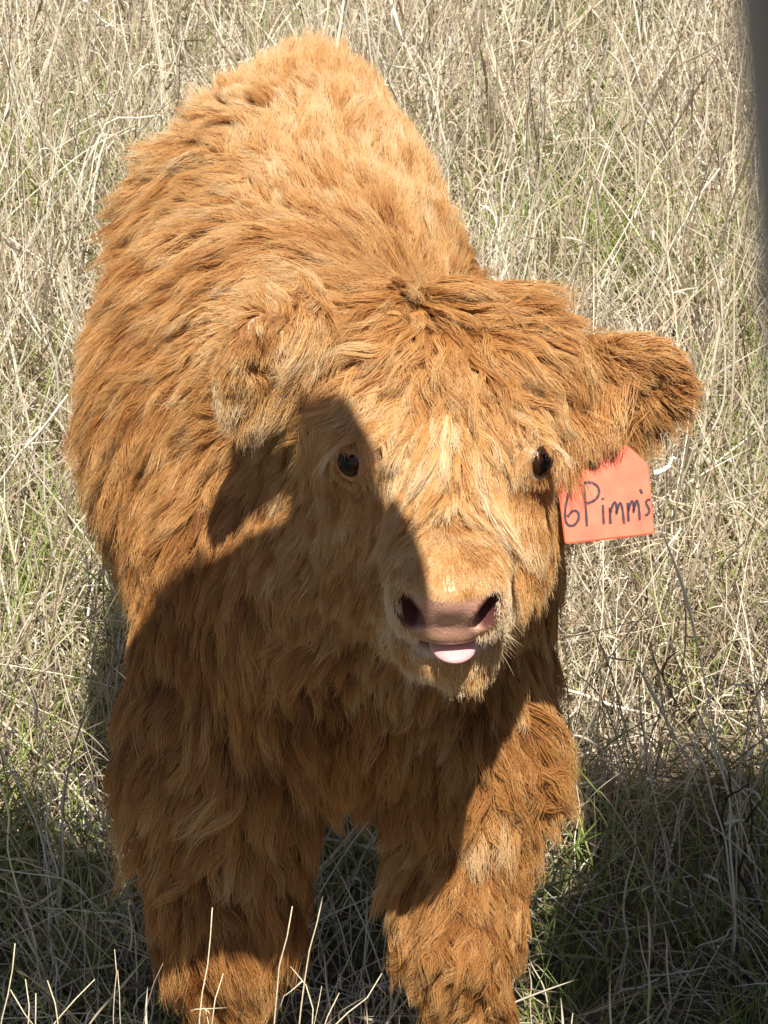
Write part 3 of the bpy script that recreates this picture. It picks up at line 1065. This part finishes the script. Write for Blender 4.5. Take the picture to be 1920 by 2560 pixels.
# ------------------------------------------------------------------ grass
grm, nt, b = new_mat('dry_grass')
a = N(nt, 'ShaderNodeAttribute'); a.attribute_name = 'tint'
nt.links.new(a.outputs['Color'], b.inputs['Base Color'])
b.inputs['Roughness'].default_value = .55
tr = N(nt, 'ShaderNodeBsdfTranslucent'); nt.links.new(a.outputs['Color'], tr.inputs['Color'])
mxs = N(nt, 'ShaderNodeMixShader'); mxs.inputs[0].default_value = .14
nt.links.new(b.outputs[0], mxs.inputs[1]); nt.links.new(tr.outputs[0], mxs.inputs[2])
nt.links.new(mxs.outputs[0], nt.nodes['Material Output'].inputs['Surface'])
ng, nd = vnoise(.9, seed=41), vnoise(.55, seed=42)
ngp = vnoise(.35, seed=43)


def grass(name, layers, label, seed):
    """layers of dry and green blades over the meadow, thinning out beyond the view"""
    g = np.random.default_rng(seed)
    XS, RS, CS = [], [], []
    KG = 7
    q = np.linspace(0, 1, KG)
    for kind, n, spread in layers:
        # more blades where the meadow is near the viewer's line of sight
        d = np.sqrt(g.uniform(1.5 ** 2, 11.0 ** 2, n * 2))
        x = g.uniform(-1, 1, n * 2) * (.175 * d + .28)
        if spread:                                   # the meadow goes on to both sides of the view
            d = np.sqrt(g.uniform(1.5 ** 2, 16.0 ** 2, n * 2))
            x = np.where(g.random(n * 2) < .5, -1, 1) * ((.175 * d + .25) + g.random(n * 2) * (.45 * d + .5))
        y = d - 2.3
        P = np.stack([x, y, 0 * x], 1)
        gn = ng(P) + .6 * ngp(P)
        bare_ = nd(P)
        if kind == 'green':
            ok = g.random(len(P)) < np.clip(.34 + .5 * gn, .06, 1)
        elif kind == 'litter':
            ok = np.ones(len(P), bool)
        else:
            ok = g.random(len(P)) < np.clip(.72 + .25 * bare_ - .15 * gn, .12, 1)
        # nothing grows thick right where the near hooves stand, nor in front of the picture
        ok &= ~((y < -.25) & (g.random(len(P)) < .75))
        P = P[ok][:n]; n = len(P)
        P[:, 2] = ground_z(P[:, 0], P[:, 1]) - .004
        # tufts
        if kind in ('dry', 'green'):
            c = P[g.integers(0, n, n // 9)]
            pick = g.random(n) < .7
            ci = g.integers(0, len(c), n)
            P[pick] = c[ci[pick]] + np.concatenate([g.normal(size=(n, 2)) * .022, np.zeros((n, 1))], 1)[pick]
        hfac = 1 + .30 * nd(P + 3)
        az = g.uniform(0, 2 * np.pi, n)
        if kind == 'dry':
            Ln = g.gamma(5, .044, n) * hfac; lean = np.abs(g.normal(size=n)) * .38; droop = g.uniform(.0, .8, n); w = g.uniform(.0005, .00105, n)
        elif kind == 'thin':
            Ln = g.gamma(6, .040, n) * hfac; lean = np.abs(g.normal(size=n)) * .55; droop = g.uniform(-.2, .5, n); w = g.uniform(.00035, .0006, n)
        elif kind == 'stalk':
            Ln = g.uniform(.30, .62, n); lean = np.abs(g.normal(size=n)) * .25; droop = g.uniform(-.1, .35, n); w = g.uniform(.0007, .0012, n)
        elif kind == 'bold':
            Ln = g.uniform(.14, .46, n); lean = np.abs(g.normal(size=n)) * .55; droop = g.uniform(-.3, .5, n); w = g.uniform(.0010, .0017, n)
        elif kind == 'green':
            Ln = g.gamma(6, .028, n) * hfac; lean = np.abs(g.normal(size=n)) * .45; droop = g.uniform(.1, .9, n); w = g.uniform(.0006, .0012, n)
        else:
            Ln = g.uniform(.05, .26, n); lean = g.uniform(1.1, 1.5, n); droop = g.uniform(-.15, .15, n); w = g.uniform(.0005, .0012, n)
        Ln = np.clip(Ln, .03, .7)
        # the view's near edge keeps its grass low so that the calf's legs stay clear
        near = smooth(-.05, .45, P[:, 1])
        Ln *= .32 + .68 * near
        hor = np.stack([np.cos(az), np.sin(az), 0 * az], 1)
        th = lean[:, None] + droop[:, None] * q[None] * 1.2
        if kind in ('dry', 'thin', 'stalk'):         # a broken stem bends over sharply
            kink = g.random(n) < .22
            kp = g.uniform(.3, .8, n)
            th = th + (q[None] > kp[:, None]) * (kink * g.uniform(.5, 1.9, n))[:, None]
        st = np.diff(q, prepend=0)[None] * Ln[:, None]
        r_ = np.cumsum(np.sin(th) * st, 1); z_ = np.cumsum(np.cos(th) * st, 1)
        wig = np.cumsum(g.normal(size=(n, KG)) * .05 * st, 1)
        wig2 = np.cumsum(g.normal(size=(n, KG)) * .12 * st, 1)
        prp = np.stack([-np.sin(az), np.cos(az), 0 * az], 1)
        X = P[:, None] + hor[:, None] * (r_ + wig)[..., None] + prp[:, None] * wig2[..., None]
        X[..., 2] += z_
        if kind == 'litter':
            X[..., 2] += g.uniform(.004, .05, n)[:, None]
        X[..., 2] = np.maximum(X[..., 2], P[:, None, 2] + .001)
        pr = np.array([1, 1, .95, .88, .78, .6, .2])[None] * w[:, None]
        if kind in ('thin', 'stalk'):                # seed heads
            sh = g.random(n) < .45
            pr[sh, 5] *= g.uniform(1.5, 3.2, sh.sum()); pr[sh, 4] *= g.uniform(1.0, 2.2, sh.sum())
        # keep out of the calf
        far = (1 + .22 * np.clip(P[:, 1], 0, 9)) * (1.5 if spread else 1)
        pr = pr * far[:, None]
        if kind == 'green':
            t = g.random((n, 1))
            C = np.array([.14, .22, .04]) * (1 - t) + np.array([.38, .45, .12]) * t
            dead = g.random(n) < .2
            C[dead] = [.45, .40, .24]
        else:
            t = g.random((n, 1)); t2 = g.random((n, 1))
            C = np.array([.74, .64, .45]) * (1 - t) + np.array([.36, .28, .18]) * t
            C = C * (1 - .35 * t2) + np.array([.52, .47, .41]) * (.35 * t2)
            wht = g.random(n) < .30
            C[wht] = np.array([.86, .80, .66]) * g.uniform(.85, 1.05, (wht.sum(), 1))
            dk = g.random(n) < (.16 if kind != 'litter' else .5)
            C[dk] = np.array([.24, .18, .12]) * g.uniform(.6, 1.2, (dk.sum(), 1))
            if kind == 'bold':
                C = np.array([.84, .78, .64]) * g.uniform(.75, 1.08, (n, 1))
            if kind == 'thin':
                C = C * np.array([1.0, .95, .93])
        XS.append(X); RS.append(pr); CS.append(C)
        if kind in ('dry', 'thin'):                  # withered leaves curling off the stems
            m = n // 2
            i = g.integers(0, n, m); j = g.integers(2, KG, m)
            r0 = X[i, j]
            d0 = norm(g.normal(size=(m, 3)) + np.array([0, 0, .2])); d1 = norm(g.normal(size=(m, 3)) - np.array([0, 0, .6]))
            ll = (g.uniform(.012, .045, m) * (.5 + .5 * near[i]))[:, None]
            LX = np.stack([r0 + d0 * ll * a_ + d1 * ll * .8 * a_ * a_ for a_ in q], 1)
            LX[..., 2] = np.maximum(LX[..., 2], .003)
            lw = (g.uniform(.0007, .0016, m) * far[i])[:, None]
            XS.append(LX); RS.append(np.array([.5, .85, 1, 1, .85, .6, .2])[None] * lw)
            CS.append(np.clip(C[i] * g.uniform(.75, 1.2, (m, 1)), 0, .9))
    o = curves_obj(name, np.concatenate(XS), np.concatenate(RS), grm, None, color=np.clip(np.concatenate(CS), 0, 1))
    tag(o, label, 'grass', kind='stuff')
    return o


grass('dry_grass', [('dry', 52000, 0), ('thin', 30000, 0), ('litter', 34000, 0), ('stalk', 2600, 0), ('bold', 3200, 0), ('dry', 42000, 1), ('thin', 16000, 1), ('stalk', 2000, 1)], 'dense tangle of pale dry grass covering the pasture', 51)
grass('green_grass', [('green', 60000, 0), ('green', 16000, 1)], 'fresh green grass growing in patches under the dry stems', 52)

# ------------------------------------------------------------------ single stems that stand out
strawm = mat_plain('pale_straw', (.66, .57, .40), .5, .3, 300, .25)
palem = mat_plain('bleached_stalk', (.74, .69, .60), .6, .3, 200, .18)
darkm = mat_plain('dark_twig', (.060, .045, .035), .8, .4, 250, .3)
rustm = mat_plain('reddish_stem', (.30, .19, .13), .7, .3, 250, .25)


def wobble(path, n, amp, g):
    path = np.array(path, float)
    seg = np.concatenate([[0], np.cumsum(np.linalg.norm(np.diff(path, axis=0), axis=1))])
    t = np.linspace(0, seg[-1], n)
    out = np.stack([np.interp(t, seg, path[:, i]) for i in range(3)], 1)
    nz_ = np.cumsum(g.normal(size=(n, 3)), 0) * amp
    nz_ -= np.linspace(0, 1, n)[:, None] * nz_[-1]
    return out + nz_


def stem(name, pix, Y, r, mat, label, group, cat='grass stem', branches=(), root=True, sc=1.0):
    g = np.random.default_rng(int(abs(pix[0][0] * 7 + pix[-1][1])))
    pts = [at(x, y, Y + .012 * i) for i, (x, y) in enumerate(pix)]
    if root:                      # carry the line on down to the soil
        d = pts[1] - pts[0]
        d = norm(np.array([d[0] * .6, d[1] - .02, max(d[2], .02)]))
        k = pts[0][2] / d[2]
        pts = [pts[0] - d * k] + pts
    p = wobble(pts, 14, .0012 * sc, g)
    parts = [tube(p, np.linspace(r, r * .45, len(p)), 6)]
    for br in branches:
        bp_ = wobble([at(x, y, Y + .006) for x, y in br], 6, .001, g)
        parts.append(tube(bp_, np.linspace(r * .7, r * .3, len(bp_)), 5))
    base = np.array(p[0])
    V, F = merge(parts)
    o = mesh_obj(name, [v - base for v in V], F, mat)
    o.location = base
    tag(o, label, cat, group)
    return o


def c5(*pts):
    return [(x / 1.728, 1800 + y / 1.728) for x, y in pts]


FG = 'sunlit dry stems in the foreground'
FORE = [
    (c5((0, 1313), (35, 1150), (65, 965)), -.10, 'tall curved pale stem in the bottom left corner'),
    (c5((105, 1250), (45, 1165)), -.14, 'short stem leaning left, second from the left bottom corner'),
    (c5((127, 1313), (125, 1200), (110, 1120)), -.12, 'thin upright stem with a bent tip near the left bottom corner'),
    (c5((152, 1313), (155, 1180)), -.08, 'short upright stem just left of the shaded left bottom corner gap'),
    (c5((235, 1313), (230, 1220), (205, 1125)), -.12, 'pale stem bowed to the left, left of the slanting straw'),
    (c5((245, 1313), (330, 1215), (410, 1120)), -.10, 'straight straw slanting up to the right in the bottom left corner'),
    (c5((487, 1313), (492, 1100), (495, 990)), -.05, 'faint tall stem along the outer edge of the left foreleg'),
    (c5((522, 1313), (518, 1200), (508, 1080)), -.07, 'short faint stem beside the outer edge of the left foreleg'),
    (c5((868, 1313), (880, 1120), (912, 1000), (917, 810)), -.10, 'tall pale stem standing in front of the left foreleg'),
    (c5((905, 1313), (930, 1180), (965, 1095)), -.12, 'shorter stem right of the tall one before the left foreleg'),
    (c5((1195, 1313), (1215, 1040), (1263, 805)), -.10, 'tall pale stem at the inner edge of the left foreleg'),
    (c5((1297, 1313), (1320, 1060), (1395, 760)), -.08, 'tallest pale stem in the gap between the two forelegs'),
    (c5((1350, 1313), (1372, 1220), (1390, 1150)), -.05, 'faint short stem just right of the forked one between the forelegs'),
    (c5((1408, 1313), (1435, 1240), (1465, 1180)), -.10, 'straight straw leaning right in the gap between the forelegs'),
    (c5((1440, 1313), (1500, 1260), (1590, 1190), (1650, 1095)), -.08, 'long curved straw sweeping right towards the right foreleg'),
    ([(1432, 2560), (1432, 2533)], -.05, 'short stem tip at the bottom edge right of the right foreleg'),
    ([(1595, 2560), (1635, 2538)], -.05, 'short slanting stem tip at the bottom edge far right'),
]
for pix, Y, lab in FORE:
    stem('grass_stem', pix, Y, .00125 if 'faint' not in lab else .0008, strawm, lab, FG)
stem('grass_stem', c5((1335, 1313), (1345, 1185), (1305, 1125), (1255, 1065)), -.09, .0012, strawm, 'forked dry stem with a bent broken top between the forelegs', FG,
     branches=[c5((1305, 1125), (1240, 1190), (1205, 1250))])
stem('grass_stem', c5((915, 1313), (905, 1260), (885, 1240), (980, 1243)), -.14, .0012, strawm, 'low bent stem with a crooked horizontal top before the left foreleg', FG,
     branches=[c5((905, 1262), (885, 1238), (822, 1258))])
stem('grass_stem', c5((612, 1313), (650, 1180), (705, 1050)), -.02, .0008, rustm, 'thin reddish seed stem in front of the left foreleg', FG)

WG = 'single dead stalks in the meadow'
stem('dead_weed', [(1905, 2280), (1840, 2190), (1805, 2100), (1815, 2000), (1822, 1930)], .42, .0026, darkm, 'dark bare branching twig in the shade at the right edge', WG, 'weed',
     branches=[[(1805, 2100), (1790, 2010), (1800, 1960)], [(1840, 2190), (1885, 2070), (1868, 1940)], [(1815, 2000), (1870, 1960)], [(1868, 2060), (1910, 1990)]], root=False, sc=2)
stem('dead_weed', [(190, 1990), (200, 1920), (196, 1880)], .75, .0018, darkm, 'small black twig at the shade edge left of the calf', WG, 'weed',
     branches=[[(198, 1940), (165, 1960)], [(200, 1920), (225, 1895)]], sc=2)
stem('dead_weed', [(215, 470), (255, 370), (282, 300), (340, 290), (400, 288)], 3.0, .0035, palem, 'bleached forked stalk with a bent arm above the left flank', WG, 'weed',
     branches=[[(228, 410), (285, 352)], [(262, 350), (245, 300)]], sc=3)
stem('dead_weed', [(205, 0), (255, 55), (318, 105)], 4.3, .0045, palem, 'thick pale stick lying across the grass at the top left', WG, 'weed', root=False, sc=2)
stem('dead_weed', [(1640, 330), (1585, 170), (1535, 55)], 3.6, .0035, palem, 'long pale stalk leaning left at the top right', WG, 'weed', branches=[[(1610, 250), (1640, 200), (1690, 130)]], sc=3)
stem('dead_weed', [(1632, 1185), (1690, 1148)], .9, .0045, palem, 'short whitish stick poking out behind the ear tag', WG, 'weed', root=False, sc=1)
stem('dead_weed', [(1290, 760), (1230, 690)], 1.6, .003, palem, 'pale stalk slanting behind the top of the head', WG, 'weed', root=False)
stem('dead_weed', [(1655, 640), (1740, 480), (1800, 420)], 2.4, .003, palem, 'slanting bleached stalk in the grass above the tagged ear', WG, 'weed', sc=2)
stem('dead_weed', [(60, 1110), (110, 1060), (170, 985)], 1.3, .0035, palem, 'straight whitish stalk leaning right beside the left flank', WG, 'weed', sc=2)
stem('dead_weed', [(35, 1420), (20, 1330), (0, 1240)], 1.1, .004, strawm, 'flat straw blade leaning left at the left edge', WG, 'weed', sc=1)

# ------------------------------------------------------------------ near post, and unseen timber added to cast shade
wdm, nt, b = new_mat('weathered_wood')
tc = N(nt, 'ShaderNodeTexCoord'); mp = N(nt, 'ShaderNodeMapping'); mp.inputs['Scale'].default_value = (30, 30, 2.5)
nz = N(nt, 'ShaderNodeTexNoise'); nz.inputs['Scale'].default_value = 4; nz.inputs['Detail'].default_value = 8
nt.links.new(tc.outputs['Object'], mp.inputs['Vector']); nt.links.new(mp.outputs['Vector'], nz.inputs['Vector'])
r = ramp(nt, [(.3, (.16, .14, .13)), (.7, (.42, .39, .37))])
nt.links.new(nz.outputs['Fac'], r.inputs['Fac']); nt.links.new(r.outputs['Color'], b.inputs['Base Color'])
b.inputs['Roughness'].default_value = .85
bp = N(nt, 'ShaderNodeBump'); bp.inputs['Strength'].default_value = .6; bp.inputs['Distance'].default_value = .004
nt.links.new(nz.outputs['Fac'], bp.inputs['Height']); nt.links.new(bp.outputs['Normal'], b.inputs['Normal'])


def plank(name, a, c, h, th, parent):
    """an upright board from a to c (its bottom edge), height h, thickness th, with eased edges"""
    a, c = np.array(a, float), np.array(c, float)
    d = norm(c - a); nrm = norm(np.cross(d, [0, 0, 1])); e = .004
    prof = [(-th / 2 + e, 0), (th / 2 - e, 0), (th / 2, e), (th / 2, h - e), (th / 2 - e, h), (-th / 2 + e, h), (-th / 2, h - e), (-th / 2, e)]
    V = [p + nrm * x + np.array([0, 0, z]) for p in (a, c) for x, z in prof]
    F = [(i, (i + 1) % 8, 8 + (i + 1) % 8, 8 + i) for i in range(8)] + [tuple(range(8))[::-1], tuple(range(8, 16))]
    return mesh_obj(name, V, F, wdm, parent, False)


def post(name, a, c, r, parent):
    p = wobble([a, c], 10, .002, np.random.default_rng(int(a[0] * 100) + 999))
    V, F = tube(p, np.linspace(r * 1.05, r, 10), 18)
    return mesh_obj(name, V, F, wdm, parent)


lean = empty('fence_post', (.29, -2.17, 0))
tag(lean, 'grey weathered post close to the lens, blurred at the top right edge', 'post')
post('timber', np.array([.2924, -2.17, -.05]), np.array([.0096, -2.17, 1.95]), .034, lean)

fence = empty('shade_palings', (.7, -.6, 0))  # added out of view; stepped tops shape the shade on the right-hand ground
tag(fence, 'added paling fence, unseen beyond the right edge of the view, casting shade', 'fence')
x = .302
for w, z0, top in ((.028, .62, 1.57), (.046, .62, 1.73), (.030, -.02, 1.80)) + ((.085, -.02, 2.26), (.090, -.02, 2.23), (.088, -.02, 2.27)) * 3:
    plank('board', (x, -.600, z0), (x + w, -.600, z0), top - z0, .020, fence)
    x += w + .002
for z in (.35, 1.15):
    plank('rail', (.385 if z < 1 else .32, -.630, z), (x, -.630, z), .08, .036, fence)
post('post', (.75, -.70, -.05), (.75, -.70, 1.9), .050, fence)

screen = empty('shade_boards', (-.95, -.72, 0))  # added above the view to shade the calf's left side and foreleg
tag(screen, 'added row of upright boards, unseen above the view, casting shade on the calf', 'shade screen')
post('post', (-.95, -.80, -.05), (-.95, -.80, 2.5), .055, screen)
post('post', (-2.0, -.80, -.05), (-2.0, -.80, 2.5), .055, screen)
plank('rail', (-2.1, -.738, 1.60), (.07, -.738, 1.60), .09, .03, screen)
V = [np.array([px_, -.712 + dy_, pz_]) for dy_ in (-.01, .01) for px_, pz_ in ((.017, 1.385), (.106, 1.385), (.101, 1.62), (.064, 1.87), (.046, 1.90), (.017, 1.92))]
F = [tuple(range(6)), tuple(range(6, 12))[::-1]] + [(i, 6 + i, 6 + (i + 1) % 6, (i + 1) % 6) for i in range(6)]
mesh_obj('board', V, F, wdm, screen, False)          # end board, corner cut to shape the shadow edge on the face
x = .015
for top in (1.855, 1.875, 2.11, 2.20) + (2.22,) * 8:
    plank('board', (x - .078, -.712, 1.385), (x, -.712, 1.385), top - 1.385, .020, screen)
    x -= .080
